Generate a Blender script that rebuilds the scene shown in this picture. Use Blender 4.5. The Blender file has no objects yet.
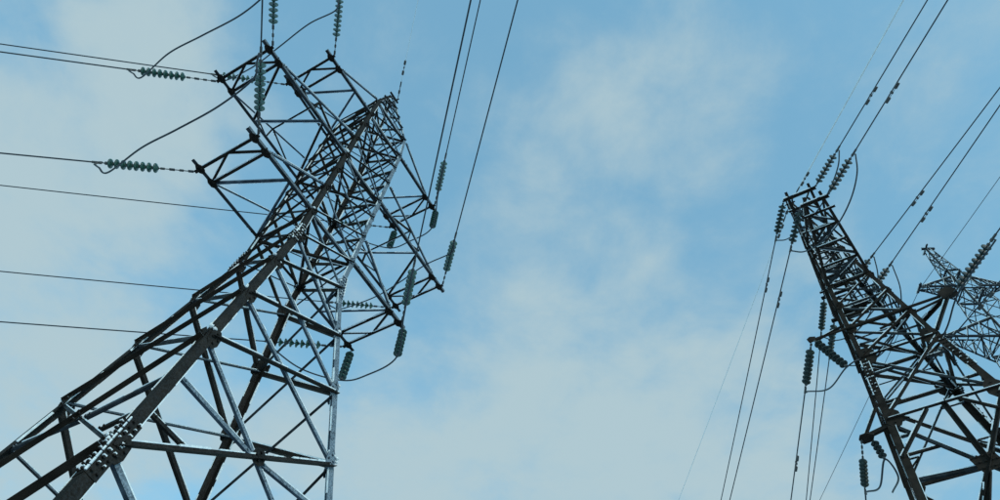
import bpy, bmesh, math, random
from mathutils import Vector, Matrix
rnd = random.Random(7)
R = math.radians
scene = bpy.context.scene
col = scene.collection

# ------------------------------------------------------------------ camera
cam_d = bpy.data.cameras.new("camera")
cam = bpy.data.objects.new("camera", cam_d)
col.objects.link(cam)
CAM_H = 1.6
PITCH, ROLL = 1.02088, 0.093495
cam_d.sensor_width = 36.0
cam_d.lens = 36.0 * 671.83 / 1000.0
cam_d.clip_end = 6000
fwd = Vector((0, math.cos(PITCH), math.sin(PITCH)))
rt = Vector((1, 0, 0))
up = rt.cross(fwd)
right = math.cos(ROLL) * rt + math.sin(ROLL) * up
upv = -math.sin(ROLL) * rt + math.cos(ROLL) * up
m = Matrix((right, upv, -fwd)).transposed().to_4x4()
m.translation = (0, 0, CAM_H)
cam.matrix_world = m
scene.camera = cam

# ------------------------------------------------------------------ sky, sun
SUN_EL, SUN_AZ = R(20), R(-60)          # azimuth measured from +X towards +Y
BANKS = [(-.78, .42, .50, .95), (-.55, .28, .30, .55), (-.90, .95, .70, 1.0), (-.30, 1.20, .58, 1.0), (.30, 1.22, .60, 1.1), (.80, 1.15, .50, .75),
         (.18, .60, .62, .50), (.14, .34, .30, .38), (-.05, .90, .48, .50), (.34, .85, .44, .55), (-.25, .1, .4, .3), (.66, .27, .24, .30), (.62, .60, .26, .25), (-1.2, 1.6, .8, .9), (1.3, 1.4, .6, .6),
         (-.1, -.9, .7, .6), (-1.6, -.2, .8, .7), (1.6, .3, .8, .6), (.9, -.8, .7, .5), (1.1, 2.2, .9, .8), (-.4, 2.4, 1.0, .8), (-1.8, 2.4, 1.0, .8)]
CLOUD_BASE = 0.0
CLOUD_COL = (1.50, 1.97, 2.13, 1)
world = bpy.data.worlds.new("World")
scene.world = world
world.use_nodes = True
nt = world.node_tree
nt.nodes.clear()
N = nt.nodes.new
L = nt.links.new
out = N("ShaderNodeOutputWorld")
bg = N("ShaderNodeBackground")
bg.inputs["Strength"].default_value = 0.15
sky = N("ShaderNodeTexSky")
sky.sky_type = 'NISHITA'
sky.sun_disc = False
sky.sun_elevation = SUN_EL
sky.sun_rotation = R(90) - SUN_AZ
sky.altitude = 100
sky.air_density = 1.0
sky.dust_density = 0.3
sky.ozone_density = 1.0
# a thin broken cloud layer, laid out on a plane above the place
tint = N("ShaderNodeMixRGB"); tint.blend_type = 'MULTIPLY'; tint.inputs["Fac"].default_value = 1.0
tint.inputs["Color2"].default_value = (0.93, 1.38, 1.19, 1)
L(sky.outputs[0], tint.inputs["Color1"])
tc = N("ShaderNodeTexCoord")
sep = N("ShaderNodeSeparateXYZ")
L(tc.outputs["Generated"], sep.inputs[0])
mx = N("ShaderNodeMath"); mx.operation = 'MAXIMUM'; mx.inputs[1].default_value = 0.06
L(sep.outputs[2], mx.inputs[0])
dx = N("ShaderNodeMath"); dx.operation = 'DIVIDE'; L(sep.outputs[0], dx.inputs[0]); L(mx.outputs[0], dx.inputs[1])
dy = N("ShaderNodeMath"); dy.operation = 'DIVIDE'; L(sep.outputs[1], dy.inputs[0]); L(mx.outputs[0], dy.inputs[1])
cmb = N("ShaderNodeCombineXYZ"); L(dx.outputs[0], cmb.inputs[0]); L(dy.outputs[0], cmb.inputs[1])
def noise(scale, detail, rough, loc, dist=0.0):
    mp = N("ShaderNodeMapping"); mp.inputs["Location"].default_value = loc
    L(cmb.outputs[0], mp.inputs[0])
    n = N("ShaderNodeTexNoise")
    n.inputs["Scale"].default_value = scale; n.inputs["Detail"].default_value = detail
    n.inputs["Roughness"].default_value = rough; n.inputs["Distortion"].default_value = dist
    L(mp.outputs[0], n.inputs["Vector"])
    return n
def math2(op, a, b_, clamp=False):
    q = N("ShaderNodeMath"); q.operation = op; q.use_clamp = clamp
    for i, k in enumerate((a, b_)):
        if isinstance(k, (int, float)): q.inputs[i].default_value = k
        else: L(k, q.inputs[i])
    return q.outputs[0]
warp_n = noise(2.3, 4, 0.55, (1.3, 4.1, 0))
sub = N("ShaderNodeVectorMath"); sub.operation = 'SUBTRACT'; sub.inputs[1].default_value = (.5, .5, .5); L(warp_n.outputs["Color"], sub.inputs[0])
scl = N("ShaderNodeVectorMath"); scl.operation = 'SCALE'; scl.inputs["Scale"].default_value = 0.8; L(sub.outputs[0], scl.inputs[0])
wrp = N("ShaderNodeVectorMath"); wrp.operation = 'ADD'; L(cmb.outputs[0], wrp.inputs[0]); L(scl.outputs[0], wrp.inputs[1])
total = None
# cloud banks: place on the layer (x, y), reach, thickness
for (cx_, cy_, rad, wt) in BANKS:
    ds = N("ShaderNodeVectorMath"); ds.operation = 'DISTANCE'; ds.inputs[1].default_value = (cx_, cy_, 0)
    L(wrp.outputs[0], ds.inputs[0])
    mr = N("ShaderNodeMapRange"); mr.interpolation_type = 'SMOOTHERSTEP'
    mr.inputs["From Min"].default_value = 0.0; mr.inputs["From Max"].default_value = rad
    mr.inputs["To Min"].default_value = wt; mr.inputs["To Max"].default_value = 0.0
    L(ds.outputs["Value"], mr.inputs["Value"])
    total = mr.outputs[0] if total is None else math2('ADD', total, mr.outputs[0])
fine = noise(5.2, 10, 0.62, (2.2, 0.3, 0), 0.2)
wide = noise(0.9, 3, 0.5, (6.2, 3.3, 0))
f1 = math2('MULTIPLY', math2('SUBTRACT', fine.outputs["Fac"], 0.5), 1.7)
f2 = math2('MULTIPLY', math2('SUBTRACT', wide.outputs["Fac"], 0.5), 0.6)
mask = math2('ADD', math2('ADD', total, f1), math2('ADD', f2, CLOUD_BASE))
mrm = N("ShaderNodeMapRange"); mrm.interpolation_type = 'SMOOTHSTEP'
mrm.inputs["From Min"].default_value = 0.0; mrm.inputs["From Max"].default_value = 1.2
mrm.inputs["To Min"].default_value = 0.05; mrm.inputs["To Max"].default_value = 0.93
L(mask, mrm.inputs["Value"])
mix = N("ShaderNodeMixRGB")
mix.inputs["Color2"].default_value = CLOUD_COL
L(mrm.outputs[0], mix.inputs["Fac"])
veil = N("ShaderNodeMixRGB")              # thin even veil of high haze over the clear sky
veil.inputs["Fac"].default_value = 0.6
veil.inputs["Color2"].default_value = (0.60, 1.37, 2.06, 1)
L(tint.outputs[0], veil.inputs["Color1"])
L(veil.outputs[0], mix.inputs["Color1"])
L(mix.outputs[0], bg.inputs["Color"])
L(bg.outputs[0], out.inputs["Surface"])

sun_d = bpy.data.lights.new("sun", 'SUN')
sun_d.energy = 0.5
sun_d.angle = R(10)
sun_d.color = (1.0, 0.95, 0.88)
sun = bpy.data.objects.new("sun", sun_d)
col.objects.link(sun)
sdir = Vector((math.cos(SUN_EL) * math.cos(SUN_AZ), math.cos(SUN_EL) * math.sin(SUN_AZ), math.sin(SUN_EL)))
sun.rotation_euler = sdir.to_track_quat('Z', 'Y').to_euler()
sun.location = (0, 0, 60)

scene.view_settings.view_transform = 'Standard'
scene.view_settings.look = 'None'
scene.view_settings.exposure = 1.0
scene.view_settings.gamma = 1.0
scene.view_settings.use_curve_mapping = False

# ------------------------------------------------------------------ materials
def new_mat(name, rough=0.7, metal=0.0):
    mt = bpy.data.materials.new(name)
    mt.use_nodes = True
    b = mt.node_tree.nodes["Principled BSDF"]
    b.inputs["Roughness"].default_value = rough
    b.inputs["Metallic"].default_value = metal
    return mt, mt.node_tree, b

def steel(name, base, base2, frost_amt, windward=(0.80, -0.52, 0.30), lo=0.35, hi=0.95):
    """dark weathered steel with rime frost on its windward and upper faces"""
    mt, t, b = new_mat(name, 0.85, 0.0)
    b.inputs["Specular IOR Level"].default_value = 0.12
    n, l = t.nodes.new, t.links.new
    tcn = n("ShaderNodeTexCoord")
    nz = n("ShaderNodeTexNoise"); nz.inputs["Scale"].default_value = 3.0; nz.inputs["Detail"].default_value = 6
    l(tcn.outputs["Object"], nz.inputs["Vector"])
    rp = n("ShaderNodeValToRGB")
    rp.color_ramp.elements[0].position = 0.35; rp.color_ramp.elements[0].color = (*base, 1)
    rp.color_ramp.elements[1].position = 0.70; rp.color_ramp.elements[1].color = (*base2, 1)
    l(nz.outputs["Fac"], rp.inputs[0])
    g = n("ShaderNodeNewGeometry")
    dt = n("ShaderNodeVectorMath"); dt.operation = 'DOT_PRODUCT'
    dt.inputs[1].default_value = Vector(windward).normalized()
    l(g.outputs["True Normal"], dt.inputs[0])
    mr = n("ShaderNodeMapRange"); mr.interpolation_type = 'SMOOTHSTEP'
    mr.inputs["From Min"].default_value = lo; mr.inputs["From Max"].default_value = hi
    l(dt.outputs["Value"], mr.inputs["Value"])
    nz2 = n("ShaderNodeTexNoise"); nz2.inputs["Scale"].default_value = 28.0; nz2.inputs["Detail"].default_value = 5
    nz2.inputs["Roughness"].default_value = 0.7
    l(tcn.outputs["Object"], nz2.inputs["Vector"])
    rp2 = n("ShaderNodeMapRange"); rp2.inputs["From Min"].default_value = 0.36; rp2.inputs["From Max"].default_value = 0.66
    l(nz2.outputs["Fac"], rp2.inputs["Value"])
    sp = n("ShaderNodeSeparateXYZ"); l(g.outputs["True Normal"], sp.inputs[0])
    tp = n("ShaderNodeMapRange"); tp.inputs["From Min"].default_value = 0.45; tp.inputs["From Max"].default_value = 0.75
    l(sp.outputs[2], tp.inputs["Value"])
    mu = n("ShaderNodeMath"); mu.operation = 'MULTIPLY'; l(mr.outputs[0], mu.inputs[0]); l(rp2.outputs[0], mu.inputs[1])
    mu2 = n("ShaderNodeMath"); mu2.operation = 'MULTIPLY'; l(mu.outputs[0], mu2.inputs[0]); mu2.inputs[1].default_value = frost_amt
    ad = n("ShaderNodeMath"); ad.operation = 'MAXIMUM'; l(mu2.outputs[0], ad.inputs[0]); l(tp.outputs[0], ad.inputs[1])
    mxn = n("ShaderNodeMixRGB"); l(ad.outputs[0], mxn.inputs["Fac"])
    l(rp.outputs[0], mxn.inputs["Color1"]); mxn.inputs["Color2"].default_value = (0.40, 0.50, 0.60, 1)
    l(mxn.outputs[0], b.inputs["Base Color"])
    bp = n("ShaderNodeBump"); bp.inputs["Strength"].default_value = 0.2; bp.inputs["Distance"].default_value = 0.01
    l(nz2.outputs["Fac"], bp.inputs["Height"]); l(bp.outputs[0], b.inputs["Normal"])
    return mt

M = {}
M['dark'] = steel("steel_dark", (0.0095, 0.0076, 0.0060), (0.023, 0.0178, 0.0140), 0.04)
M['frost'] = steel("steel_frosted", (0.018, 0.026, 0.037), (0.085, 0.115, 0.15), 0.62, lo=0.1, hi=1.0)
M['grey'] = steel("steel_grey", (0.013, 0.014, 0.015), (0.045, 0.052, 0.06), 0.45)
M['tower2'] = steel("steel_second", (0.014, 0.0105, 0.0085), (0.036, 0.027, 0.022), 0.15)
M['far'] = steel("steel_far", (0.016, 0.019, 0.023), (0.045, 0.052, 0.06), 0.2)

def simple(name, c1, c2, rough, scale=20, metal=0.0, spec=0.5):
    mt, t, b = new_mat(name, rough, metal)
    n, l = t.nodes.new, t.links.new
    tcn = n("ShaderNodeTexCoord")
    nz = n("ShaderNodeTexNoise"); nz.inputs["Scale"].default_value = scale; nz.inputs["Detail"].default_value = 4
    l(tcn.outputs["Object"], nz.inputs["Vector"])
    rp = n("ShaderNodeValToRGB")
    rp.color_ramp.elements[0].position = 0.35; rp.color_ramp.elements[0].color = (*c1, 1)
    rp.color_ramp.elements[1].position = 0.68; rp.color_ramp.elements[1].color = (*c2, 1)
    l(nz.outputs["Fac"], rp.inputs[0]); l(rp.outputs[0], b.inputs["Base Color"])
    b.inputs["Specular IOR Level"].default_value = spec
    return mt
M['glass'] = simple("insulator_glass_green", (0.007, 0.033, 0.027), (0.034, 0.105, 0.084), 0.20, 7, 0.0, 0.5)
M['glass2'] = simple("insulator_glass_grey", (0.010, 0.018, 0.017), (0.042, 0.062, 0.057), 0.4, 7, 0.0, 0.25)
M['cap'] = simple("galvanised_cap", (0.03, 0.03, 0.03), (0.08, 0.08, 0.08), 0.6, 30)
M['wire'] = simple("aluminium_wire", (0.012, 0.018, 0.028), (0.03, 0.04, 0.055), 0.6, 6)
M['wire_frost'] = simple("frosted_wire", (0.75, 0.79, 0.82), (0.90, 0.92, 0.93), 0.9, 6)
M['rime'] = simple('rime', (0.62, 0.68, 0.73), (0.88, 0.91, 0.93), 0.9, 14)
M['snow'] = simple("snow", (0.70, 0.74, 0.78), (0.88, 0.90, 0.92), 0.9, 12)
M['concrete'] = simple("concrete", (0.20, 0.19, 0.18), (0.34, 0.33, 0.31), 0.9, 8)

# ------------------------------------------------------------------ helpers
def mesh_obj(name, verts, faces, mat, parent=None, smooth=False):
    me = bpy.data.meshes.new(name)
    me.from_pydata([tuple(v) for v in verts], [], faces)
    me.materials.append(mat)
    if smooth:
        for p in me.polygons: p.use_smooth = True
    o = bpy.data.objects.new(name, me)
    col.objects.link(o)
    if parent: o.parent = parent
    return o

def share(name, me, parent=None, mw=None):
    o = bpy.data.objects.new(name, me)
    col.objects.link(o)
    if parent: o.parent = parent
    if mw is not None: o.matrix_local = mw
    return o

def tag(o, label, cat, group=None):
    o["label"] = label
    o["category"] = cat
    if group: o["group"] = group
    return o

def empty(name, loc, rz=0.0):
    o = bpy.data.objects.new(name, None)
    o.empty_display_size = 0.5
    col.objects.link(o)
    o.location = loc
    o.rotation_euler = (0, 0, rz)
    return o

class MB:
    def __init__(s): s.v, s.f = [], []
    def add(s, v, f):
        k = len(s.v); s.v += v; s.f += [tuple(i + k for i in q) for q in f]
    def box(s, c, ax, ay, az):
        c = Vector(c); v = []
        for i in (-1, 1):
            for j in (-1, 1):
                for k in (-1, 1): v.append(c + ax * i + ay * j + az * k)
        s.add(v, [(0, 1, 3, 2), (4, 6, 7, 5), (0, 4, 5, 1), (2, 3, 7, 6), (0, 2, 6, 4), (1, 5, 7, 3)])
    def prism(s, p0, p1, r, n=6, r1=None):
        p0, p1 = Vector(p0), Vector(p1)
        t = (p1 - p0).normalized()
        a = t.orthogonal().normalized(); b = t.cross(a)
        r1 = r if r1 is None else r1
        v = []
        for p, q in ((p0, r), (p1, r1)):
            for i in range(n):
                an = 2 * math.pi * i / n
                v.append(p + (a * math.cos(an) + b * math.sin(an)) * q)
        f = [(i, (i + 1) % n, n + (i + 1) % n, n + i) for i in range(n)]
        f += [tuple(range(n))[::-1], tuple(range(n, 2 * n))]
        s.add(v, f)
    def tube(s, pts, r, n=6):
        pts = [Vector(p) for p in pts]
        v, f = [], []
        a = None
        for i, p in enumerate(pts):
            t = (pts[min(i + 1, len(pts) - 1)] - pts[max(i - 1, 0)]).normalized()
            if a is None: a = t.orthogonal().normalized()
            a = (a - t * a.dot(t)).normalized(); b = t.cross(a)
            for k in range(n):
                an = 2 * math.pi * k / n
                v.append(p + (a * math.cos(an) + b * math.sin(an)) * r)
        for i in range(len(pts) - 1):
            for k in range(n):
                f.append((i * n + k, i * n + (k + 1) % n, (i + 1) * n + (k + 1) % n, (i + 1) * n + k))
        f += [tuple(range(n))[::-1], tuple(range((len(pts) - 1) * n, len(pts) * n))]
        s.add(v, f)
    def angle(s, p0, p1, a, b, sz, th, sz2=None):
        """L section from p0 to p1, flanges along a and b"""
        p0, p1 = Vector(p0), Vector(p1)
        t = (p1 - p0).normalized()
        a = (a - t * a.dot(t)).normalized()
        b = (b - t * b.dot(t)); b = (b - a * b.dot(a)).normalized()
        sz2 = sz2 or sz
        pr = [(0, 0), (sz, 0), (sz, th), (th, th), (th, sz2), (0, sz2)]
        v = [p + a * x + b * y for p in (p0, p1) for x, y in pr]
        flip = a.cross(b).dot(t) < 0
        f = [(i, (i + 1) % 6, 6 + (i + 1) % 6, 6 + i) for i in range(6)]
        f += [(0, 3, 2, 1), (0, 5, 4, 3), (6, 7, 8, 9), (6, 9, 10, 11)]
        if flip: f = [q[::-1] for q in f]
        s.add(v, f)
    def build(s, name, mat, parent=None, smooth=False, mat2=None, nf=None):
        o = mesh_obj(name, s.v, s.f, mat, parent, smooth)
        if mat2 is not None:                  # faces from nf on carry the second material
            o.data.materials.append(mat2)
            for p in o.data.polygons[nf:]: p.material_index = 1
        return o

def bolt(mb, p, n, r=0.022, h=0.035):
    p, n = Vector(p), Vector(n)
    mb.prism(p, p + n * h, r, 6)

def plate(name, poly, n, th, mat, parent, bolts=(), br=0.022):
    """flat plate: polygon of 3D points, thickness along n"""
    mb = MB(); k = len(poly); n = Vector(n)
    v = [Vector(p) for p in poly] + [Vector(p) + n * th for p in poly]
    f = [(i, (i + 1) % k, k + (i + 1) % k, k + i) for i in range(k)] + [tuple(range(k))[::-1], tuple(range(k, 2 * k))]
    mb.add(v, f)
    for b in bolts: bolt(mb, Vector(b) + n * th, n, br)
    return mb.build(name, mat, parent)

def brace(name, p0, p1, n, sz, mat, parent, outside=True, inset0=0.0, inset1=0.0, off=0.0, snow_min=0.05):
    p0, p1, n = Vector(p0), Vector(p1), Vector(n).normalized()
    t = (p1 - p0); ln = t.length; t = t / ln
    p0 = p0 + t * inset0; p1 = p1 - t * inset1
    n = (n - t * n.dot(t)).normalized()
    a = t.cross(n)
    if a.z < 0: a = -a
    mb = MB()
    sh = -a * (sz * 0.5) + n * off
    mb.angle(p0 + sh, p1 + sh, a, n if outside else -n, sz, sz * 0.13)
    # bolt heads at the two ends
    for e, d in ((p0, t), (p1, -t)):
        for k in (0.08, 0.17):
            bolt(mb, e + d * k + n * (off + (sz * .13 if outside else 0)), n, 0.018, 0.028)
    # broken ridge of rime left on the upper edge
    nf = len(mb.f)
    q = random.Random(int((p0.x * 71 + p0.y * 37 + p1.z * 53) * 97))
    if sz >= snow_min and t.z * t.z < 0.93:
        ln = (p1 - p0).length; x = q.uniform(0, .3)
        while x < ln - .1:
            l = min(q.uniform(.15, .9), ln - x)
            h = q.uniform(.008, .017) * min(1.25, sz / .1)
            mb.box(p0 + t * (x + l / 2) + a * (sz * .5 + h * .5) + n * (off + (sz * .065 if outside else -sz * .065)), t * (l / 2), a * h, n * (sz * .07 + h))
            x += l + q.uniform(.0, .32)
    return mb.build(name, mat, parent, False, M['rime'], nf)

def lump(name, p, r, mat, parent, seed):
    """uneven little heap of snow"""
    q = random.Random(seed)
    bm = bmesh.new()
    bmesh.ops.create_icosphere(bm, subdivisions=1, radius=1.0)
    for v in bm.verts:
        k = 0.7 + 0.6 * q.random()
        v.co = Vector((v.co.x * r[0] * k, v.co.y * r[1] * k, v.co.z * r[2] * k)) + Vector(p)
    me = bpy.data.meshes.new(name); bm.to_mesh(me); bm.free()
    me.materials.append(mat)
    for pl in me.polygons: pl.use_smooth = True
    o = bpy.data.objects.new(name, me); col.objects.link(o); o.parent = parent
    return o

# ------------------------------------------------------------------ ground
def make_ground():
    mt, t, b = new_mat("winter_ground", 0.95)
    n, l = t.nodes.new, t.links.new
    tcn = n("ShaderNodeTexCoord")
    nz = n("ShaderNodeTexNoise"); nz.inputs["Scale"].default_value = 0.35; nz.inputs["Detail"].default_value = 9
    nz.inputs["Roughness"].default_value = 0.65
    l(tcn.outputs["Object"], nz.inputs["Vector"])
    rp = n("ShaderNodeValToRGB")
    rp.color_ramp.elements[0].position = 0.36; rp.color_ramp.elements[0].color = (0.10, 0.085, 0.06, 1)
    rp.color_ramp.elements[1].position = 0.50; rp.color_ramp.elements[1].color = (0.70, 0.72, 0.75, 1)
    l(nz.outputs["Fac"], rp.inputs[0]); l(rp.outputs[0], b.inputs["Base Color"])
    bp = n("ShaderNodeBump"); bp.inputs["Strength"].default_value = 0.6; bp.inputs["Distance"].default_value = 0.2
    l(nz.outputs["Fac"], bp.inputs["Height"]); l(bp.outputs[0], b.inputs["Normal"])
    rings = [0, 4, 8, 14, 22, 34, 52, 80, 130, 220, 400, 800, 1600, 3000]
    seg = 48
    v, f = [(0, 0, 0)], []
    q = random.Random(3)
    for i, r in enumerate(rings[1:]):
        for k in range(seg):
            a = 2 * math.pi * k / seg
            z = (q.random() - .5) * min(0.06 + r * 0.0015, 1.2)
            v.append((r * math.cos(a), r * math.sin(a), z))
    for k in range(seg): f.append((0, 1 + k, 1 + (k + 1) % seg))
    for i in range(len(rings) - 2):
        for k in range(seg):
            a = 1 + i * seg + k; c = 1 + i * seg + (k + 1) % seg
            f.append((a, a + seg, c + seg, c))
    o = mesh_obj("ground", v, f, mt, None, True)
    o["kind"] = "structure"
make_ground()

CN = {'F': (-1, -1), 'R': (1, -1), 'B': (1, 1), 'L': (-1, 1)}
FACES = [('F', 'R', Vector((0, -1, 0))), ('R', 'B', Vector((1, 0, 0))), ('B', 'L', Vector((0, 1, 0))), ('L', 'F', Vector((-1, 0, 0)))]

def make_legs(root, wfun, segs, mats, sizes):
    """four L-section legs, each one mesh with its sections in turn"""
    for c, (sx, sy) in CN.items():
        mb = MB()
        for (z0, z1), sz in zip(segs, sizes):
            w0, w1 = wfun(z0), wfun(z1)
            mb.angle((sx * w0, sy * w0, z0), (sx * w1, sy * w1, z1), Vector((-sx, 0, 0)), Vector((0, -sy, 0)), sz, sz * 0.11)
        nf = len(mb.f)
        q = random.Random(hash((c == 'F', c == 'R', c == 'B')) + len(segs))
        for (z0, z1), sz in zip(segs, sizes):       # rime along the free edges of the flanges
            p0 = Vector((sx * wfun(z0), sy * wfun(z0), z0)); p1 = Vector((sx * wfun(z1), sy * wfun(z1), z1))
            t = (p1 - p0).normalized(); ln = (p1 - p0).length
            for a, b in ((Vector((-sx, 0, 0)), Vector((0, -sy, 0))), (Vector((0, -sy, 0)), Vector((-sx, 0, 0)))):
                x = q.uniform(0, .6)
                while x < ln - .2:
                    l = min(q.uniform(.2, 1.1), ln - x); h = q.uniform(.005, .011)
                    mb.box(p0 + t * (x + l / 2) + a * (sz + h * .4) + b * (sz * .05), t * (l / 2), a * h, b * (sz * .06 + h))
                    x += l + q.uniform(.05, .8)
        mb.build('leg', mats[c], root, False, M['rime'], nf)

def splice(root, wfun, c, z, ln, sz, mat, rows=9):
    """bolted cover plates over a leg joint"""
    sx, sy = CN[c]
    mb = MB()
    z0, z1 = z - ln / 2, z + ln / 2
    o = 0.012
    p0 = Vector((sx * (wfun(z0) + o), sy * (wfun(z0) + o), z0)); p1 = Vector((sx * (wfun(z1) + o), sy * (wfun(z1) + o), z1))
    mb.angle(p0, p1, Vector((-sx, 0, 0)), Vector((0, -sy, 0)), sz, 0.012)
    for i in range(rows):
        t = (i + .5) / rows
        p = p0.lerp(p1, t)
        for d in (0.30, 0.72):
            bolt(mb, p + Vector((-sx * sz * d, 0, 0)), Vector((0, sy, 0)), 0.021, 0.04)
            bolt(mb, p + Vector((0, -sy * sz * d, 0)), Vector((sx, 0, 0)), 0.021, 0.04)
    # snow lying along the corner and on the bolt heads
    nf = len(mb.f)
    q = random.Random(int(z * 17 + sx * 3 + sy * 5))
    cc = Vector((sx, sy, 0)).normalized(); t = (p1 - p0).normalized(); cb_ = t.cross(cc)
    for i in range(rows):
        p = p0.lerp(p1, (i + .5) / rows)
        if q.random() < .8: mb.box(p + cc * .006, t * (ln / rows * q.uniform(.3, .5)), cc * .012, cb_ * q.uniform(.008, .016))
        for d in (0.30, 0.72):
            if q.random() < .6: mb.box(p + Vector((-sx * sz * d, sy * .022, .024)), Vector((q.uniform(.012, .03), 0, 0)), Vector((0, .018, 0)), Vector((0, 0, q.uniform(.006, .012))))
            if q.random() < .6: mb.box(p + Vector((sx * .022, -sy * sz * d, .024)), Vector((.018, 0, 0)), Vector((0, q.uniform(.012, .03), 0)), Vector((0, 0, q.uniform(.006, .012))))
    return mb.build('splice_plate', mat, root, False, M['rime'], nf)

def gusset(root, p, n, along, sx, sy, mat, nb=4):
    """hexagonal node plate in the face plane"""
    p, n, along = Vector(p), Vector(n).normalized(), Vector(along).normalized()
    a = (along - n * along.dot(n)).normalized(); b = n.cross(a)
    poly = [p + a * x * sx + b * y * sy for x, y in ((-1, -.45), (-.45, -1), (.5, -1), (1, -.4), (1, .4), (.5, 1), (-.45, 1), (-1, .45))]
    bl = [p + a * sx * x + b * sy * y for x, y in ((-.55, 0), (.55, 0), (0, .55), (0, -.55))[:nb]]
    return plate('gusset_plate', poly, n, 0.012, mat, root, bl)

# ------------------------------------------------------------------ insulators
def lathe(prof, n):
    v, f = [], []
    for x, r in prof:
        for k in range(n):
            a = 2 * math.pi * k / n
            v.append((x, r * math.cos(a), r * math.sin(a)))
    m_ = len(prof)
    for i in range(m_ - 1):
        for k in range(n):
            f.append((i * n + k, i * n + (k + 1) % n, (i + 1) * n + (k + 1) % n, (i + 1) * n + k))
    f += [tuple(range(n))[::-1], tuple(range((m_ - 1) * n, m_ * n))]
    return v, f

def disc_mesh(name, mat, r, pitch):
    # glass skirt with its drip edge, hanging open towards +X
    v, f = lathe([(-.02, 0.045), (0.0, 0.06), (0.018, r * .6), (0.038, r * .92), (0.056, r), (0.074, r * .97), (0.076, r * .88), (0.054, r * .66), (0.064, r * .42), (0.05, 0.03)], 14)
    me = bpy.data.meshes.new(name); me.from_pydata(v, [], f); me.materials.append(mat)
    for p in me.polygons: p.use_smooth = True
    return me
def cap_mesh(name, mat, pitch):
    v, f = lathe([(0.0, 0.018), (pitch - 0.065, 0.018), (pitch - 0.06, 0.045), (pitch - 0.02, 0.05), (pitch, 0.042)], 8)
    me = bpy.data.meshes.new(name); me.from_pydata(v, [], f); me.materials.append(mat)
    return me
PITCH_D = 0.165
DISC = {k: disc_mesh('disc', M[k], 0.135, PITCH_D) for k in ('glass', 'glass2')}
CAP = cap_mesh('cap', M['cap'], PITCH_D)

def chain_mesh(ln):
    """fitting between arm and discs: shackle links and rods with turnbuckle bodies"""
    mb = MB()
    n = max(2, int(ln / 0.2)); x = 0
    for i in range(n):
        l = ln / n
        mb.prism((x, 0, 0), (x + l * .98, 0, 0), 0.014, 6)
        e = Vector((x + l * .5, 0, 0))
        if i % 2 == 0: mb.box(e, Vector((l * .28, 0, 0)), Vector((0, .032, 0)), Vector((0, 0, .014)))
        else: mb.prism(e - Vector((.05, 0, 0)), e + Vector((.05, 0, 0)), 0.034, 8)
        x += l
    return mb
def clamp_mesh():
    mb = MB()
    mb.prism((0, 0, 0), (.12, 0, 0), .016, 6)
    mb.box((.15, 0, 0), Vector((.045, 0, 0)), Vector((0, .02, 0)), Vector((0, 0, .045)))
    mb.prism((.12, 0, 0), (.36, 0, 0), .034, 8)
    mb.prism((.2, 0, 0), (.24, 0, -.13), .022, 6)
    return mb
def to_mesh(mb, name, mat):
    me = bpy.data.meshes.new(name); me.from_pydata([tuple(v) for v in mb.v], [], mb.f); me.materials.append(mat); return me
CHAIN = {}
CLAMP = to_mesh(clamp_mesh(), 'wire_clamp', M['cap'])

def direction(az, el):
    return Vector((math.cos(R(el)) * math.cos(R(az)), math.cos(R(el)) * math.sin(R(az)), math.sin(R(el))))

def insulator(P, d, rod, n, label, group, glass='glass', clamp=True, k=1.0):
    """string of discs from point P along direction d; returns the wire end"""
    d = Vector(d).normalized()
    e = empty('insulator_string', P)
    e.rotation_euler = d.to_track_quat('X', 'Z').to_euler()
    e.scale = (k, k, k)
    key = round(rod, 3)
    if key not in CHAIN: CHAIN[key] = to_mesh(chain_mesh(rod), 'link_rod', M['cap'])
    share('link_rod', CHAIN[key], e)
    x = rod
    for i in range(n):
        o = share('disc', DISC[glass], e, Matrix.Translation((x, 0, 0)) @ Matrix.Rotation(R(rnd.uniform(-3, 3)), 4, 'Y') @ Matrix.Rotation(R(rnd.uniform(-3, 3)), 4, 'Z'))
        share('cap', CAP, e, Matrix.Translation((x + 0.03, 0, 0)))
        x += PITCH_D
    if clamp: share('wire_clamp', CLAMP, e, Matrix.Translation((x, 0, 0)))
    tag(e, label, 'insulator', group)
    return Vector(P) + d * k * (x + (0.36 if clamp else 0.05))

def conductor(P, az, slope, span, sag_len, r, mat, label, group, name='conductor_wire', length=None):
    """wire leaving P at azimuth az, hanging as a parabola over the span"""
    P = Vector(P); h = Vector((math.cos(R(az)), math.sin(R(az)), 0))
    pts = []
    n = 48
    for i in range(n + 1):
        t = (i / n) ** 1.6 * span
        z = -slope * t + slope * t * t / span
        pts.append(P + h * t + Vector((0, 0, z)))
    mb = MB(); mb.tube(pts, r, 6)
    o = mb.build(name, mat, None, True)
    tag(o, label, 'wire', group)
    return pts

def smooth_curve(pts, n=10):
    pts = [Vector(p) for p in pts]
    out_ = []
    P = [2 * pts[0] - pts[1]] + pts + [2 * pts[-1] - pts[-2]]
    for i in range(1, len(P) - 2):
        for k in range(n):
            t = k / n
            a, b, c, d = P[i - 1], P[i], P[i + 1], P[i + 2]
            out_.append(0.5 * ((2 * b) + (c - a) * t + (2 * a - 5 * b + 4 * c - d) * t * t + (3 * b - a - 3 * c + d) * t ** 3))
    out_.append(pts[-1])
    return out_
def jumper(pts, label, group, r=0.024, mat=None):
    mb = MB(); mb.tube(smooth_curve(pts), r, 6)
    return tag(mb.build('jumper_wire', mat or M['wire'], None, True), label, 'wire', group)

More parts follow.
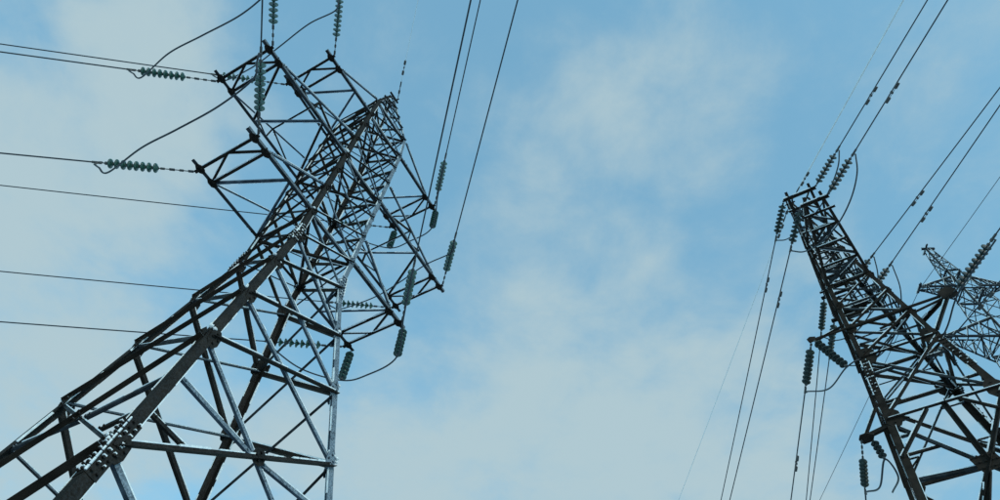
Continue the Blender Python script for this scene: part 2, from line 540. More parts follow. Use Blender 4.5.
def damper_mesh():
    mb = MB()
    mb.tube([(-.24, 0, -.07), (-.1, 0, -.085), (0, 0, -.085), (.1, 0, -.085), (.24, 0, -.07)], .009, 6)
    return mb
def damper(P, d, label, group):
    """dumb-bell vibration damper clamped under a wire"""
    d = Vector(d).normalized()
    e = empty('vibration_damper', P)
    e.rotation_euler = d.to_track_quat('X', 'Z').to_euler()
    damper_mesh().build('messenger_cable', M['cap'], e)
    for s in (-1, 1):
        mb = MB(); mb.prism((s * .15, 0, -.078), (s * .33, 0, -.068), .05, 10)
        mb.build('weight', M['cap'], e)
    mb = MB(); mb.box((0, 0, -.035), Vector((.03, 0, 0)), Vector((0, .024, 0)), Vector((0, 0, .06)))
    mb.build('clamp', M['cap'], e)
    tag(e, label, 'damper', group)


# ------------------------------------------------------------------ big corner tower
T1 = empty('lattice_tower', (-5.547, 10.505, 0), 0.98246)
tag(T1, 'large dark lattice pylon with six broad crossarms, frosted steel, greenish glass insulator strings', 'pylon')
Z = dict(base=0.15, S0=4.2, S=7.581, A=10.726, B=12.636, C=14.513, D=16.413, E=17.716, E1=19.189, E2=20.4, G=21.53,
         G1=22.955, G2=24.236, H=25.289, T=26.919, P=30.85)
def w1(z):
    if z <= Z['D']: return 1 + (Z['D'] - z) * 0.1567
    if z <= Z['H']: return 1 + 0.035 * (z - Z['D']) / (Z['H'] - Z['D'])
    if z <= Z['T']: return 1.035 - 0.067 * (z - Z['H']) / (Z['T'] - Z['H'])
    return 0.968 - 0.84 * (z - Z['T']) / (Z['P'] - Z['T'])
def n1_(c, z, k=1.0):
    w = w1(z) * k
    return Vector((CN[c][0] * w, CN[c][1] * w, z))
make_legs(T1, w1, [(0.15, Z['S']), (Z['S'], Z['D']), (Z['D'], Z['H']), (Z['H'], Z['T']), (Z['T'], Z['P'])],
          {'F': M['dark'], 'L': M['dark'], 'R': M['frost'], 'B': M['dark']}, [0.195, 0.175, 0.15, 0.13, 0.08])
order = ['base', 'S0', 'S', 'A', 'B', 'C', 'D', 'E', 'E1', 'E2', 'G', 'G1', 'G2', 'H', 'T']
zs = [Z[k] for k in order]
PK = [Z['T'], 28.0, 29.0, 29.9, Z['P']]
def xpanel(root, wf, z0, z1, sz, mats, redundant=False, faces=FACES):
    for c0, c1, n in faces:
        def nd(c, z):
            w = wf(z); return Vector((CN[c][0] * w, CN[c][1] * w, z))
        side = mats(c0, c1)
        ins = 0.07
        brace('brace', nd(c0, z0), nd(c1, z1), n, sz, side[0], root, True, ins, ins, 0.012)
        brace('brace', nd(c0, z1), nd(c1, z0), n, sz * 0.66, side[1], root, False, ins, ins, -0.03)
        if redundant:
            w0, w1_ = wf(z0), wf(z1)
            zc = z0 + (z1 - z0) * w0 / (w0 + w1_)
            c = (nd(c0, zc) + nd(c1, zc)) * 0.5
            gusset(root, c + n * 0.03, n, Vector((0, 0, 1)), 0.16, 0.14, side[0])
            zm = z0 + (z1 - z0) * 0.62
            zl = z0 + (z1 - z0) * 0.3
            for cc in (c0, c1):
                brace('brace', nd(cc, zm), c, n, sz * 0.7, side[1], root, False, 0.1, 0.05, -0.045)
                q = nd(cc, z0).lerp(c, 0.5)
                brace('brace', nd(cc, zl), q, n, sz * 0.6, side[0], root, False, 0.1, 0.03, -0.05)
def mats1(c0, c1):
    if c0 == 'F': return (M['dark'], M['frost'])
    if c0 == 'L': return (M['dark'], M['grey'])
    return (M['dark'], M['grey'])
for i in range(len(order) - 1):
    big = i < 3
    sz = 0.125 if i < 2 else (0.097 if i < 6 else 0.066)
    xpanel(T1, w1, zs[i], zs[i + 1], sz, mats1, big)
for a, b in zip(PK[:-1], PK[1:]): xpanel(T1, w1, a, b, 0.055, mats1)
# horizontals and plan bracing where crossarms meet the body
for k in ('E', 'G', 'H', 'T'):
    for c0, c1, n in FACES:
        brace('horizontal_bar', n1_(c0, Z[k]), n1_(c1, Z[k]), n, 0.085, M['dark'] if c0 != 'F' else M['grey'], T1, False, 0.03, 0.03, -0.06)
    brace('plan_brace', n1_('F', Z[k] - .1), n1_('B', Z[k] - .1), Vector((0, 0, -1)), 0.07, M['dark'], T1, False, .1, .1)
    brace('plan_brace', n1_('L', Z[k] - .18), n1_('R', Z[k] - .18), Vector((0, 0, -1)), 0.07, M['dark'], T1, False, .1, .1)
for c in CN:
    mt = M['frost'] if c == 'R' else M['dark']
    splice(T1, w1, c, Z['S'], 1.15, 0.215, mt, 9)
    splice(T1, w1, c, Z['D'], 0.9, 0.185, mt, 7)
    sx, sy = CN[c]
    for k in order[2:-1]:
        big = 1.0 if Z[k] <= Z['D'] + .1 else 0.7
        p = n1_(c, Z[k])
        gusset(T1, p + Vector((-sx * .16 * big, sy * .024, 0)), (0, sy, 0), (0, 0, 1), 0.22 * big, 0.12 * big, mt)
        gusset(T1, p + Vector((sx * .024, -sy * .16 * big, 0)), (sx, 0, 0), (0, 0, 1), 0.22 * big, 0.12 * big, mt)
# snow caught on the joints
sd = 0
for c in ('F', 'L', 'R'):
    for k in ('S', 'A', 'B', 'C', 'D', 'E', 'G'):
        sx, sy = CN[c]
        p = n1_(c, Z[k])
        for j in range(3):
            sd += 1
            q = random.Random(sd * 13)
            lump('snow_patch', p + Vector((sx * .02 - sx * q.uniform(0, .22) * (j % 2), sy * .02 - sy * q.uniform(0, .22) * ((j + 1) % 2), q.uniform(.05, .22))),
                 (q.uniform(.03, .06), q.uniform(.03, .06), q.uniform(.025, .045)), M['snow'], T1, sd)
# foundations
for c in CN:
    p = n1_(c, 0.1)
    mb = MB(); mb.box((p.x, p.y, 0.0), Vector((.45, 0, 0)), Vector((0, .45, 0)), Vector((0, 0, .35)))
    mb.build('footing', M['concrete'], T1)

ARM = dict(E=(1.9, 'E1'), G=(3.336, 'G1'), H=(1.861, 'T'))
EXT, STUB = 0.476, 0.30
def seg_on(p, q, t): return p.lerp(q, t)
def crossarm(root, wf, s, zA, zT, a, tipw, nm, long=False, mat=None, frost=None, label=None):
    w = wf(zA); wT = wf(zT)
    n = {}
    for y in (-1, 1):
        n[y] = dict(root=Vector((s * w, y * w, zA)), tip=Vector((s * (w + a), y * tipw, zA)),
                    out=Vector((s * (w + a + EXT), y * tipw, zA)), stub=Vector((s * (w + a + EXT + STUB), y * tipw, zA)),
                    top=Vector((s * wT, y * wT, zT)))
    mb = MB()
    for y in (-1, 1):
        mb.angle(n[y]['root'], n[y]['tip'], Vector((0, -y, 0)), Vector((0, 0, 1)), 0.10, 0.013)
        mb.angle(n[y]['tip'], n[y]['stub'], Vector((0, -y, 0)), Vector((0, 0, 1)), 0.10, 0.013)
        for k in (.1, .2, .96, 1.04):
            bolt(mb, n[y]['root'].lerp(n[y]['tip'], k) + Vector((0, y * .0, .05)), Vector((0, y, 0)), .02, .035)
    arm = mb.build('crossarm', mat or M['grey'], root)
    if label: arm["label"] = label
    dn = Vector((0, 0, -1)); dk = mat or M['dark']; fr = frost or M['frost']
    brace('tip_bar', n[-1]['out'], n[1]['out'], dn, 0.09, dk, arm, False, .02, .02, -.016)
    brace('tip_bar', n[-1]['tip'], n[1]['tip'], dn, 0.09, dk, arm, False, .02, .02, -.016)
    mid = (n[-1]['out'] + n[1]['out']) / 2
    for y in (-1, 1): brace('arm_brace', mid, n[y]['tip'], dn, 0.062, dk, arm, False, .05, .08, -.03)
    f, g = (1, -1) if s < 0 else (-1, 1)
    P = lambda y, t: n[y]['root'].lerp(n[y]['tip'], t)
    if not long: seq = [P(f, 1), P(g, .5), P(f, 0)]
    else: seq = [P(g, 1), P(f, .68), P(g, .36), P(f, 0)]
    for i, (p, q) in enumerate(zip(seq[:-1], seq[1:])):
        brace('arm_brace', p, q, dn, 0.072, fr if i == 0 and not long or i == 1 else dk, arm, False, .08, .08, -.03)
    for y in (-1, 1):
        brace('tie_bar', n[y]['tip'] + Vector((0, 0, .08)), n[y]['top'], Vector((0, y, 0)), 0.06, fr, arm, False, .05, .1)
        if long:
            p, q = P(y, .5), (n[y]['tip'] + n[y]['top']) / 2
            brace('arm_brace', p, q, Vector((0, y, 0)), 0.055, dk, arm, False, .03, .03, -.02)
            brace('arm_brace', q, P(y, .12), Vector((0, y, 0)), 0.055, dk, arm, False, .03, .05, -.035)
            r_ = n[y]['tip'].lerp(n[y]['top'], .28)
            brace('arm_brace', r_, p, Vector((0, y, 0)), 0.05, dk, arm, False, .03, .05, -.05)
        for kk in ('tip', 'out'):
            p = n[y][kk]
            gusset(arm, p + Vector((0, -y * .06, -.014)), (0, 0, -1), (1, 0, 0), .15, .10, dk)
    if long:
        q0, q1 = [(n[y]['tip'] + n[y]['top']) / 2 for y in (-1, 1)]
        brace('arm_brace', q0, q1, Vector((0, 0, 1)), 0.055, dk, arm, False, .03, .03)
    # attachment lugs at the outer corners
    for y in (-1, 1):
        mb = MB(); p = n[y]['out']
        mb.box(p + Vector((0, y * .05, -.03)), Vector((.05, 0, 0)), Vector((0, .07, 0)), Vector((0, 0, .012)))
        mb.build('attachment_lug', dk, arm)
    return n
A1 = {}
NM = dict(E='lowest', G='long middle', H='top')
for k in ARM:
    for s in (-1, 1):
        A1[k, s] = crossarm(T1, w1, s, Z[k], Z[ARM[k][1]], ARM[k][0], 1.0, k, k == 'G', None, None,
                            '%s crossarm reaching %s' % (NM[k], 'away from the other pylons' if s < 0 else 'towards the other pylons'))
# little headframe on the peak that carries the earth wire
brace('peak_bar', (-.3, -.16, Z['P']), (.3, -.16, Z['P']), Vector((0, 0, -1)), .07, M['dark'], T1, False)
brace('peak_bar', (-.3, .16, Z['P']), (.3, .16, Z['P']), Vector((0, 0, -1)), .07, M['dark'], T1, False)
brace('peak_bar', (.16, -.3, Z['P'] + .08), (.16, .3, Z['P'] + .08), Vector((0, 0, -1)), .07, M['dark'], T1, False)

c1, s1 = math.cos(0.98246), math.sin(0.98246)
def W1(p): return Vector((-5.547 + c1 * p[0] - s1 * p[1], 10.505 + s1 * p[0] + c1 * p[1], p[2]))
SL = 0.08
EL = -math.degrees(math.atan(SL))
def side_words(s): return 'away from' if s < 0 else 'towards'
azA = {('E', -1): 182.5, ('G', -1): 184.25, ('H', -1): 184.5, ('E', 1): 182.25, ('G', 1): 183.25, ('H', 1): 183.5}
azB = {('E', -1): -80.75, ('G', -1): -81.75, ('H', -1): -80.75, ('E', 1): -80.5, ('G', 1): -80.0, ('H', 1): -80.5}
for k in ARM:
    for s in (-1, 1):
        nd = A1[k, s]
        W_ = '%s arm %s the other pylons' % (NM[k], side_words(s))
        pa = W1(nd[1]['out'] + Vector((0, .1, -.03))); pb = W1(nd[-1]['out'] + Vector((0, -.1, -.03)))
        ea = insulator(pa, direction(azA[k, s], EL), 0.98 if s < 0 else 0.73, 8, 'green string on %s, holding the sideways wire' % W_, 'tension strings of the large pylon')
        eb = insulator(pb, direction(azB[k, s], EL), 0.73, 8, 'green string on %s, holding the overhead wire' % W_, 'tension strings of the large pylon')
        conductor(ea, azA[k, s], SL, 170, 1, 0.021, M['wire'], 'dark power wire leading off sideways from %s' % W_, 'power wires of the large pylon')
        conductor(eb, azB[k, s], SL, 170, 1, 0.021, M['wire'], 'dark power wire passing overhead from %s' % W_, 'power wires of the large pylon')
        da, db = direction(azA[k, s], EL), direction(azB[k, s], EL)
        ja, jb = ea - da * .12 + Vector((0, 0, -.12)), eb - db * .12 + Vector((0, 0, -.12))
        if s > 0 and k in ('E', 'H'):
            q = []
            for y in (-1, 1):
                p = W1(nd[y]['stub'] + Vector((-.05, 0, -.03)))
                q.append(insulator(p, Vector((0.02, 0, -1)), 0.12, 7, 'short green string hanging upright below the %s arm, beside the %s wire' % (NM[k], 'overhead' if y < 0 else 'sideways'), 'hanging strings of the large pylon', 'glass', False))
            m0 = (jb + q[0]) / 2 + Vector((0, 0, -.25)); m1 = (q[0] + q[1]) / 2 + Vector((0, 0, -.28)); m2 = (q[1] + ja) / 2 + Vector((0, 0, -.3))
            jumper([jb, m0, q[0], m1, q[1], m2, ja], 'slack jumper wire looping under %s' % W_, 'jumper wires of the large pylon')
        else:
            mid = (ja + jb) / 2
            dep = 0.85 if s < 0 else 0.45
            sgz = Vector((0, 0, -1))
            pa_, pb_ = ja - da * .55 + sgz * dep * .45, jb - db * .55 + sgz * dep * .45
            w_ = Vector((rnd.uniform(-.12, .12), rnd.uniform(-.12, .12), 0))
            jumper([ja, ja - da * .2 + sgz * .16, pa_, pa_.lerp(pb_, .3) + sgz * dep * .42 + w_, pa_.lerp(pb_, .55) + sgz * dep * .5, pa_.lerp(pb_, .8) + sgz * dep * .25 - w_, pb_, jb - db * .2 + sgz * .14, jb],
                   'slack jumper wire looping under %s' % W_, 'jumper wires of the large pylon')
# earth wire of the corner tower
pk = W1(Vector((.1, -.3, Z['P'] + .05)))
d_ = direction(-78.5, EL)
mb = MB(); mb.prism((0, 0, 0), (.55, 0, 0), .018, 6); mb.box((.3, 0, 0), Vector((.08, 0, 0)), Vector((0, .04, 0)), Vector((0, 0, .02))); mb.prism((.55, 0, 0), (.8, 0, 0), .03, 8)
e = empty('earth_wire_fitting', pk); e.rotation_euler = d_.to_track_quat('X', 'Z').to_euler()
mb.build('fitting_rod', M['cap'], e); tag(e, 'small metal fitting gripping the earth wire on the large pylon peak', 'wire fitting')
conductor(pk + d_ * .8, -78.5, SL, 170, 1, 0.011, M['wire_frost'], 'thin white frosted earth wire rising from the large pylon peak', 'earth wires', 'earth_wire')
damper(pk + d_ * 1.5, d_, 'small dumbbell damper on the earth wire at the large pylon peak', 'vibration dampers')

# ------------------------------------------------------------------ second tower
Y2 = R(56.917)
T2 = empty('lattice_tower', (12.2686, 12.4474, 0), Y2)
tag(T2, 'dark tapering lattice pylon with narrow peak, bolted leg joints and side brackets', 'pylon')
D2 = 17.2
def w2(z): return 1.079 - (0.1243 if z < D2 else 0.0928) * (z - D2)
def n2(c, z):
    w = w2(z); return Vector((CN[c][0] * w, CN[c][1] * w, z))
TOP2 = 27.9
D_ = M['tower2']
make_legs(T2, w2, [(0.15, D2), (D2, 22.0), (22.0, TOP2)], {c: D_ for c in CN}, [0.19, 0.14, 0.085])
lv2 = [0.15, 4.6, 9.4, 14.6, D2, 18.6, 19.9, 21.1, 22.2, 23.2, 24.15, 25.0, 25.8, 26.5, 27.1, 27.7]
m2 = lambda a, b: (D_, M['grey'])
for i in range(len(lv2) - 1):
    sz = 0.115 if i < 3 else (0.082 if i < 6 else (0.062 if i < 10 else 0.045))
    xpanel(T2, w2, lv2[i], lv2[i + 1], sz, m2, i < 3)
for z in (14.6, D2, 18.6, 21.1, 23.2, 25.0):
    for c0, c1, n in FACES:
        brace('horizontal_bar', n2(c0, z), n2(c1, z), n, 0.078 if z < 20 else .06, D_, T2, True, .03, .03, .03)
    if 16 < z < 19:
        brace('plan_brace', n2('F', z - .1), n2('B', z - .1), Vector((0, 0, -1)), .06, D_, T2, False, .1, .1)
        brace('plan_brace', n2('L', z - .2), n2('R', z - .2), Vector((0, 0, -1)), .06, D_, T2, False, .1, .1)
for i in range(4, 12):
    z0_, z1_ = lv2[i], lv2[i + 1]
    zm_ = (z0_ + z1_) / 2
    for c0, c1, n in FACES:
        if z0_ not in (18.6, 21.1, 23.2, 25.0, D2): brace('horizontal_bar', n2(c0, z0_), n2(c1, z0_), n, .05, M['grey'], T2, False, .03, .03, -.05)
        mid_ = (n2(c0, zm_) + n2(c1, zm_)) / 2
        if i < 8:
            for c_ in (c0, c1): brace('brace', n2(c_, zm_), mid_, n, .045, M['grey'], T2, False, .05, .05, -.07)
for c in CN:
    splice(T2, w2, c, 16.35, 1.5, 0.21, D_, 10)
    sx, sy = CN[c]
    for z, k in ((9.4, 1.1), (14.6, 1.0), (D2, 1.1), (18.6, .7), (19.9, .6), (21.1, .55), (22.2, .4), (23.2, .4)):
        p = n2(c, z)
        gusset(T2, p + Vector((-sx * .2 * k, sy * .026, 0)), (0, sy, 0), (0, 0, 1), .30 * k, .2 * k, D_)
        gusset(T2, p + Vector((sx * .026, -sy * .2 * k, 0)), (sx, 0, 0), (0, 0, 1), .30 * k, .2 * k, D_)
    p = n2(c, 0.1)
    mb = MB(); mb.box((p.x, p.y, 0.0), Vector((.45, 0, 0)), Vector((0, .45, 0)), Vector((0, 0, .35)))
    mb.build('footing', M['concrete'], T2)
# thin secondary members of the lower body
for z0_, z1_, zz in ((9.4, 14.6, (10.6, 11.6, 13.4, 14.0)), (14.6, D2, (15.3, 16.5)), (4.6, 9.4, (5.8, 7.0, 8.4))):
    for c0, c1, n in FACES:
        for j, z_ in enumerate(zz):
            t_ = (z_ - z0_) / (z1_ - z0_)
            for ca, cb2 in ((c0, c1), (c1, c0)):
                lo_, hi_ = n2(ca, z0_), n2(cb2, z1_)
                q_ = lo_.lerp(hi_, t_) if t_ < .5 else n2(ca, z1_).lerp(n2(cb2, z0_), 1 - t_)
                brace('brace', n2(ca, z_), q_, n, .055, M['grey'] if j % 2 else D_, T2, False, .05, .03, -.06)
                if t_ < .5 or j % 2: brace('brace', n2(ca, z_ + (.5 if t_ > .5 else -.5)), q_, n, .05, D_, T2, False, .05, .03, -.08)
# central bolted node plate on the near and far lower faces
zc = 9.4 + 5.2 * w2(9.4) / (w2(9.4) + w2(14.6))
for s in (-1, 1):
    p = Vector((s * (w2(zc) + .06), 0, zc)); nn = Vector((s, 0, 0))
    poly = [p + Vector((0, y, z)) for y, z in ((-.30, -.2), (.22, -.24), (.32, .16), (-.2, .25))]
    bl = [p + Vector((0, y, z)) for y in (-.2, -.08, .04, .16, .27) for z in (-.14, .02, .17)]
    plate('node_plate', poly if s > 0 else poly[::-1], nn, .014, D_, T2, bl, .03)
for y0, y1 in ((.0, 1), (.0, -1)):
    for s in (-1,):
        q = Vector((s * (w2(14.6) + .05), 0.0, 14.6))
        brace('brace', q, Vector((s * (w2(zc) + .05), 0, zc)), Vector((s, 0, 0)), .12, D_, T2, True) if y1 > 0 else None
for c in ('L', 'F'):
    sy = CN[c][1]
    brace('brace', Vector((-w2(13.2), sy * w2(13.2), 13.2)), Vector((-w2(14.6), sy * .35, 14.6)), Vector((-1, 0, 0)), .10, D_, T2, True, .1, .1, .04)
    brace('brace', Vector((-w2(8.4), sy * w2(8.4), 8.4)), Vector((-w2(zc), 0, zc)), Vector((-1, 0, 0)), .14, D_, T2, True, .1, .3, .05)

def tapered_arm(s, zr, zt, tx, tw_, zp, rungs, long, label, stub=0.22):
    """arm whose chords run from the legs to a narrow tip bar"""
    n = {}
    for y in (-1, 1):
        w = w2(zr); wt = w2(zp)
        n[y] = dict(root=Vector((s * w, y * w, zr)), tip=Vector((s * tx, y * tw_, zt)), top=Vector((s * wt, y * wt, zp)))
    mb = MB()
    for y in (-1, 1):
        d = (n[y]['tip'] - n[y]['root']).normalized()
        mb.angle(n[y]['root'], n[y]['tip'] + d * stub, Vector((0, -y, 0)), Vector((0, 0, 1)), 0.095, .013)
    arm = mb.build('crossarm', D_, T2); arm["label"] = label
    dn = Vector((0, 0, -1))
    ov = Vector((0, .14, 0))
    brace('tip_bar', n[-1]['tip'] - ov, n[1]['tip'] + ov, dn, .10, D_, arm, True, 0, 0, .02)
    P = lambda y, t: n[y]['root'].lerp(n[y]['tip'], t)
    prev = None
    for i, t in enumerate(rungs):
        o = ov * (1.0 if i == len(rungs) - 1 else 0)
        brace('arm_brace', P(-1, t) - o, P(1, t) + o, dn, .06, D_, arm, True, 0, 0, .016)
        if prev is not None:
            y = 1 if i % 2 else -1
            brace('arm_brace', P(y, prev), P(-y, t), dn, .07, M['grey'], arm, False, .05, .05, -.02)
        prev = t
    for y in (-1, 1):
        brace('tie_bar', n[y]['tip'] + Vector((0, 0, .08)), n[y]['top'], Vector((0, y, 0)), .075, D_, arm, False, .03, .03)
        for t in (.35, .65):
            p = P(y, t); q = n[y]['top'].lerp(n[y]['tip'], t)
            brace('arm_brace', p, q, Vector((0, y, 0)), .05, D_, arm, False, .03, .03, -.02)
            q2 = n[y]['top'].lerp(n[y]['tip'], t - .3)
            brace('arm_brace', p, q2, Vector((0, y, 0)), .05, M['grey'], arm, False, .03, .03, -.035)
    return n
N_lo = tapered_arm(-1, 21.1, 22.34, 3.42, .33, 24.2, (0, .25, .48, .68, .86), True, 'lower long crossarm tapering to a narrow tip bar')
N_hi = tapered_arm(-1, 23.6, 24.79, 2.34, .46, 26.8, (0, .35, .78), False, 'upper crossarm ending in a broad tip bar')
F_lo = tapered_arm(1, 21.4, 23.8, 3.20, .46, 24.6, (0, .25, .48, .68, .86), True, 'lower crossarm on the far side')
F_hi = tapered_arm(1, 23.6, 24.3, 2.34, .46, 26.8, (0, .35, .78), False, 'upper crossarm on the far side')

# cross beam with pointed ends on the near face
xb = -(w2(18.6) + .10)
mb = MB()
mb.angle((xb, -2.0, 18.6), (xb, 2.0, 18.6), Vector((1, 0, 0)), Vector((0, 0, 1)), .06, .012)
mb.angle((xb + .02, -1.95, 18.52), (-w2(18.3) + .1, .1, 18.3), Vector((1, 0, 0)), Vector((0, 0, 1)), .05, .01)
beam = mb.build('bracket_beam', D_, T2); beam["label"] = 'long beam across the near face with a plate at each end'
poly = [Vector((xb - .02, -2.05 + y, 18.6 + z)) for y, z in ((-.2, .1), (-.02, .28), (.28, .16), (.24, -.2), (.0, -.26), (-.18, -.18))]
plate('end_plate', poly, (-1, 0, 0), .02, D_, beam)
poly = [Vector((xb - .02, 2.0 + y, 18.6 + z)) for y, z in ((-.14, .07), (.02, .14), (.13, .07), (.1, -.12), (-.08, -.1))]
plate('end_plate', poly, (-1, 0, 0), .02, D_, beam)
brace('strut', Vector((xb, -2.0, 18.55)), n2('F', 17.3), Vector((-1, 0, 0)), .11, D_, beam, True, .05, .05, .0)
brace('strut', Vector((xb, 1.95, 18.5)), n2('L', 18.9), Vector((-1, 0, 0)), .10, D_, beam, True, .05, .05, .0)
brace('strut', Vector((xb, -1.95, 18.6)), Vector((-.2, -w2(18.6), 18.6)), Vector((0, 0, -1)), .10, D_, beam, True, .05, .05, .0)
# lower side bracket
cb = Vector((-1.25, 2.02, 14.4))
mb = MB(); mb.angle(n2('L', 14.4) + Vector((0, -.1, 0)), cb, Vector((1, 0, 0)), Vector((0, 0, 1)), .10, .014)
br = mb.build('side_bracket', D_, T2); br["label"] = 'short lower side bracket carrying two strings'
brace('strut', n2('L', 15.3), cb, Vector((-1, 0, 0)), .09, D_, br, True, .02, .02)
poly = [cb + Vector((x, y, 0)) for x, y in ((-.18, -.08), (-.05, -.24), (.18, -.16), (.2, .08), (.0, .16), (-.16, .1))]
plate('end_plate', poly, (0, 0, -1), .03, D_, br)
# peak cap
brace('peak_bar', (-.22, -.12, TOP2), (.22, -.12, TOP2), Vector((0, 0, -1)), .06, D_, T2, False)
brace('peak_bar', (-.22, .12, TOP2), (.22, .12, TOP2), Vector((0, 0, -1)), .06, D_, T2, False)
brace('peak_bar', (.0, -.22, TOP2 + .07), (.0, .22, TOP2 + .07), Vector((0, 0, -1)), .06, D_, T2, False)

c2, s2 = math.cos(Y2), math.sin(Y2)
def W2(p): return Vector((12.2686 + c2 * p[0] - s2 * p[1], 12.4474 + s2 * p[0] + c2 * p[1], p[2]))
G2 = 'tension strings of the tapering pylon'
def span2(p, az, rod, n, what, where, far=False, wire=True, damp=2.2, el=None, sl=SL, k=1.0):
    e_ = -math.degrees(math.atan(sl)) if el is None else el
    d = direction(az, e_)
    E_ = insulator(W2(p), d, rod, n, 'grey string on %s, wire %s' % (what, where), G2, 'glass2', True, k)
    if wire:
        conductor(E_, az, sl, 160, 1, 0.020, M['wire'], 'dark power wire from %s, %s' % (what, where), 'power wires of the tapering pylon')
        if damp: damper(E_ + d * damp, d, 'dumbbell damper on the wire from %s, %s' % (what, where), 'vibration dampers')
    return E_, d
ov = Vector((0, .12, -.03))
OVH, AWY = 'passing overhead', 'running far off'
ends = {}
ends['hiR'] = span2(N_hi[-1]['tip'] - Vector((0, .12, .03)), -81.0, .25, 7, 'upper beam-side crossarm of the tapering pylon', OVH, damp=2.0)
ends['loR'] = span2(N_lo[-1]['tip'] - Vector((0, .12, .03)), -81.25, .25, 7, 'lower beam-side crossarm of the tapering pylon', OVH, damp=2.0)
ends['hiL'] = span2(N_hi[1]['tip'] + ov, 85.25, .25, 7, 'upper beam-side crossarm of the tapering pylon', AWY, damp=1.9)
ends['loL'] = span2(N_lo[1]['tip'] + ov, 86.25, .25, 7, 'lower beam-side crossarm of the tapering pylon', AWY, damp=1.9)
ends['aL'] = span2(Vector((xb, 2.05, 18.5)), 79.5, .30, 8, 'cross beam end of the tapering pylon', AWY, damp=3.0)
ends['bR'] = span2(Vector((xb, -2.15, 18.55)), -86.0, .30, 9, 'cross beam end of the tapering pylon', OVH, damp=0)
ends['fhR'] = span2(F_hi[-1]['tip'], -79.0, .3, 7, 'upper rear crossarm of the tapering pylon', OVH, damp=2.6)
ends['flR'] = span2(F_lo[-1]['tip'], -83.0, .7, 9, 'lower rear crossarm of the tapering pylon', OVH, damp=2.2)
ends['fhL'] = span2(F_hi[1]['tip'], 77.25, .3, 8, 'upper rear crossarm of the tapering pylon', AWY, damp=0)
ends['flL'] = span2(F_lo[1]['tip'], 79.0, .3, 8, 'lower rear crossarm of the tapering pylon', AWY, damp=0)
ends['cL'] = span2(cb + Vector((-.05, .1, -.05)), 70.0, .9, 7, 'low side bracket of the tapering pylon', AWY, damp=0, sl=.14, k=.78)
ends['gR'] = span2(n2('R', 18.2), -82.0, .3, 2, 'rear leg of the tapering pylon', OVH, damp=1.6)
ha = insulator(W2(Vector((xb - .05, 1.95, 18.5))), W2(Vector((0, -.40, -1.3))) - W2(Vector((0, 0, 0))), .15, 8, 'grey string slanting inward below the cross beam', 'hanging strings of the tapering pylon', 'glass2', False)
hc = insulator(W2(cb + Vector((.1, -.15, -.04))), Vector((0.05, 0, -1)), 0.12, 4, 'short grey string hanging from the low side bracket', 'hanging strings of the tapering pylon', 'glass2', False, .78)
G3 = 'jumper wires of the tapering pylon'
def loop(k0, k1, sag, push, label):
    (a, da), (b, db) = ends[k0], ends[k1]
    a = a - da * .12 + Vector((0, 0, -.12)); b = b - db * .12 + Vector((0, 0, -.12))
    pts = []
    for t in (0, .1, .28, .5, .72, .9, 1):
        k = 4 * t * (1 - t)
        k = k ** 0.7
        pts.append(a.lerp(b, t) + Vector((0, 0, -sag)) * k + Vector(push) * k)
    jumper(pts, label, G3)
loop('loR', 'loL', 1.1, (0.15, .1, 0), 'slack jumper loop under the lower beam-side crossarm of the tapering pylon')
loop('hiR', 'hiL', 0.9, (0.1, .1, 0), 'slack jumper loop under the upper beam-side crossarm of the tapering pylon')
loop('flR', 'flL', 1.6, (0.5, .2, 0), 'slack jumper loop under the lower rear crossarm of the tapering pylon')
loop('fhR', 'fhL', 1.2, (0.3, .2, 0), 'slack jumper loop under the upper rear crossarm of the tapering pylon')
a_, da_ = ends['aL']; b_, db_ = ends['bR']
jumper([a_ - da_ * .15 + Vector((0, 0, -.1)), (a_ + ha) / 2 + Vector((0, 0, -.35)), ha, W2(Vector((-1.0, .95, 17.2))), W2(Vector((-.4, .2, 17.0))), W2(Vector((.2, -.5, 17.3))), W2(Vector((-.4, -1.5, 17.9))), W2(Vector((xb - .2, -2.2, 18.3))), b_ - db_ * .15 + Vector((0, 0, -.12))],
       'jumper wire passing below the cross beam of the tapering pylon', G3)
a_, da_ = ends['cL']
jumper([a_ - da_ * .2 + Vector((0, 0, -.1)), (a_ + hc) / 2 + Vector((0, 0, -.3)), hc, W2(Vector((-.5, 1.7, 13.6))), W2(Vector((.6, 1.9, 14.0)))], 'jumper wire at the low side bracket of the tapering pylon', G3)
# earth wires
pk2 = W2(Vector((0, 0, TOP2 + .05)))
for az, nm in ((-82.25, OVH), (93.5, AWY)):
    d_ = direction(az, EL)
    e = empty('earth_wire_fitting', pk2 + d_ * .12); e.rotation_euler = d_.to_track_quat('X', 'Z').to_euler()
    mb = MB(); mb.prism((0, 0, 0), (.5, 0, 0), .018, 6); mb.box((.3, 0, 0), Vector((.08, 0, 0)), Vector((0, .05, 0)), Vector((0, 0, .02))); mb.prism((.5, 0, 0), (.75, 0, 0), .03, 8)
    mb.build('fitting_rod', M['cap'], e)
    tag(e, 'small fitting on the tapering pylon peak for the earth wire %s' % nm, 'wire fitting')
    conductor(pk2 + d_ * .8, az, SL, 160, 1, 0.03 if az < 0 else 0.014, M['wire_frost'], 'pale frosted earth wire from the tapering pylon peak, %s' % nm, 'earth wires', 'earth_wire')
    damper(pk2 + d_ * 1.3, d_, 'dumbbell damper on the tapering pylon earth wire %s' % nm, 'vibration dampers')

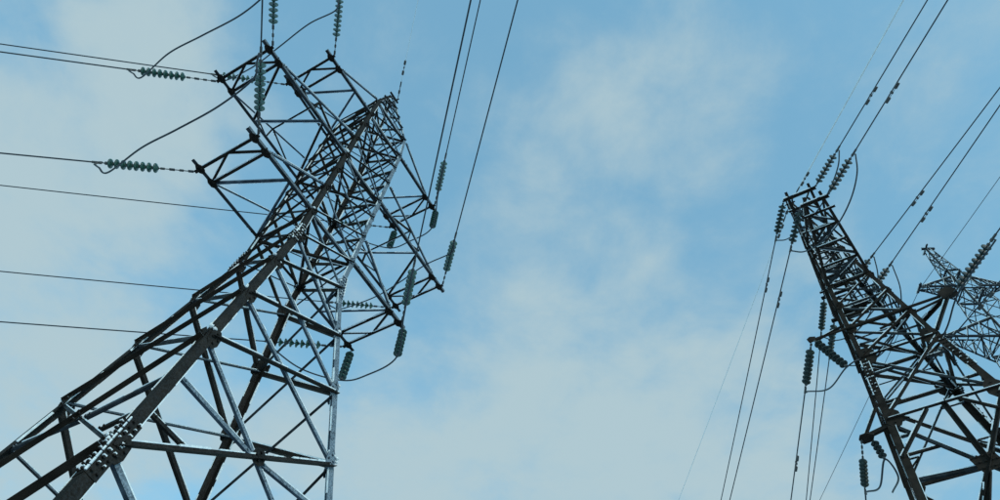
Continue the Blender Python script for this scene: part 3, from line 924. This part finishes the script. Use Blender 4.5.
# ------------------------------------------------------------------ distant third tower
Y3 = R(-8)
P3 = (26.78, 19.97)
T3 = empty('lattice_tower', (P3[0], P3[1], 0), Y3)
tag(T3, 'slender distant lattice pylon with pointed crossarms showing behind the tapering pylon', 'pylon')
TOP3 = 38.9
def w3(z): return 0.16 + 0.078 * (TOP3 - z) if z > 28 else 0.16 + 0.078 * (TOP3 - 28) + (28 - z) * .10
def n3(c, z):
    w = w3(z); return Vector((CN[c][0] * w, CN[c][1] * w, z))
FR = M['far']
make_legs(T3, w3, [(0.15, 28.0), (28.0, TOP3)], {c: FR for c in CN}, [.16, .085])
lv3 = [0.15, 7, 13.5, 19, 23.8, 28, 29.8, 31.4, 32.8, 34.0, 35.1, 36.1, 37.0, 37.8, 38.4]
for i in range(len(lv3) - 1): xpanel(T3, w3, lv3[i], lv3[i + 1],   .08 if i < 5 else .05, lambda a, b: (FR, FR), False)
for z in (28, 29.8, 34.0, 36.1):
    for c0, c1, n in FACES: brace('horizontal_bar', n3(c0, z), n3(c1, z), n, .09, FR, T3, True)
def pointed_arm(s, z, zt, x, zp, label):
    mb = MB(); n = {}
    for y in (-1, 1):
        w = w3(z); wt = w3(zp)
        n[y] = (Vector((s * w, y * w, z)), Vector((s * x, y * .14, zt)), Vector((s * wt, y * wt, zp)))
        mb.angle(n[y][0], n[y][1], Vector((0, -y, 0)), Vector((0, 0, 1)), .10, .014)
    arm = mb.build('crossarm', FR, T3); arm["label"] = label
    for y in (-1, 1):
        brace('tie_bar', n[y][1], n[y][2], Vector((0, y, 0)), .10, FR, arm, False)
        for i in range(4):
            t = i / 4
            p = n[y][0].lerp(n[y][1], t + .12); q = n[y][2].lerp(n[y][1], t)
            brace('arm_brace', p, q, Vector((0, y, 0)), .06, FR, arm, False)
            brace('arm_brace', p, n[y][2].lerp(n[y][1], t + .25), Vector((0, y, 0)), .06, FR, arm, False)
    for i in range(5):
        t = i / 5
        a_, b_ = (1, -1) if i % 2 else (-1, 1)
        brace('arm_brace', n[a_][0].lerp(n[a_][1], t), n[b_][0].lerp(n[b_][1], t + .2), Vector((0, 0, -1)), .06, FR, arm, False)
        brace('arm_brace', n[-1][0].lerp(n[-1][1], t), n[1][0].lerp(n[1][1], t), Vector((0, 0, -1)), .06, FR, arm, False)
    brace('tip_bar', n[-1][1] - Vector((0, .2, 0)), n[1][1] + Vector((0, .2, 0)), Vector((0, 0, -1)), .16, FR, arm, False)
    return n
for s in (-1, 1):
    sd_ = 'on the side of the tapering pylon' if s < 0 else 'on the outer side'
    pointed_arm(s, 34.3, 34.8, 2.42, 35.4, 'upper pointed crossarm ' + sd_)
    pointed_arm(s, 29.3, 30.3, 3.3, 31.0, 'lower pointed crossarm ' + sd_)
brace('peak_bar', (-.4, -.1, TOP3), (.4, -.1, TOP3), Vector((0, 0, -1)), .12, FR, T3, False)
brace('peak_bar', (-.1, -.4, TOP3 + .1), (-.1, .4, TOP3 + .1), Vector((0, 0, -1)), .12, FR, T3, False)
for c in CN:
    p = n3(c, 0.1)
    mb = MB(); mb.box((p.x, p.y, 0.0), Vector((.45, 0, 0)), Vector((0, .45, 0)), Vector((0, 0, .35)))
    mb.build('footing', M['concrete'], T3)
c3, s3 = math.cos(Y3), math.sin(Y3)
def W3(p): return Vector((P3[0] + c3 * p[0] - s3 * p[1], P3[1] + s3 * p[0] + c3 * p[1], p[2]))
for az, wh in ((-84, OVH), (92, AWY)):
    conductor(W3((-2.42, 0, 34.75)), az, SL, 200, 1, 0.016, M['wire'], 'thin wire from the arm tip of the distant pylon, %s' % wh, 'wires of the distant pylon')
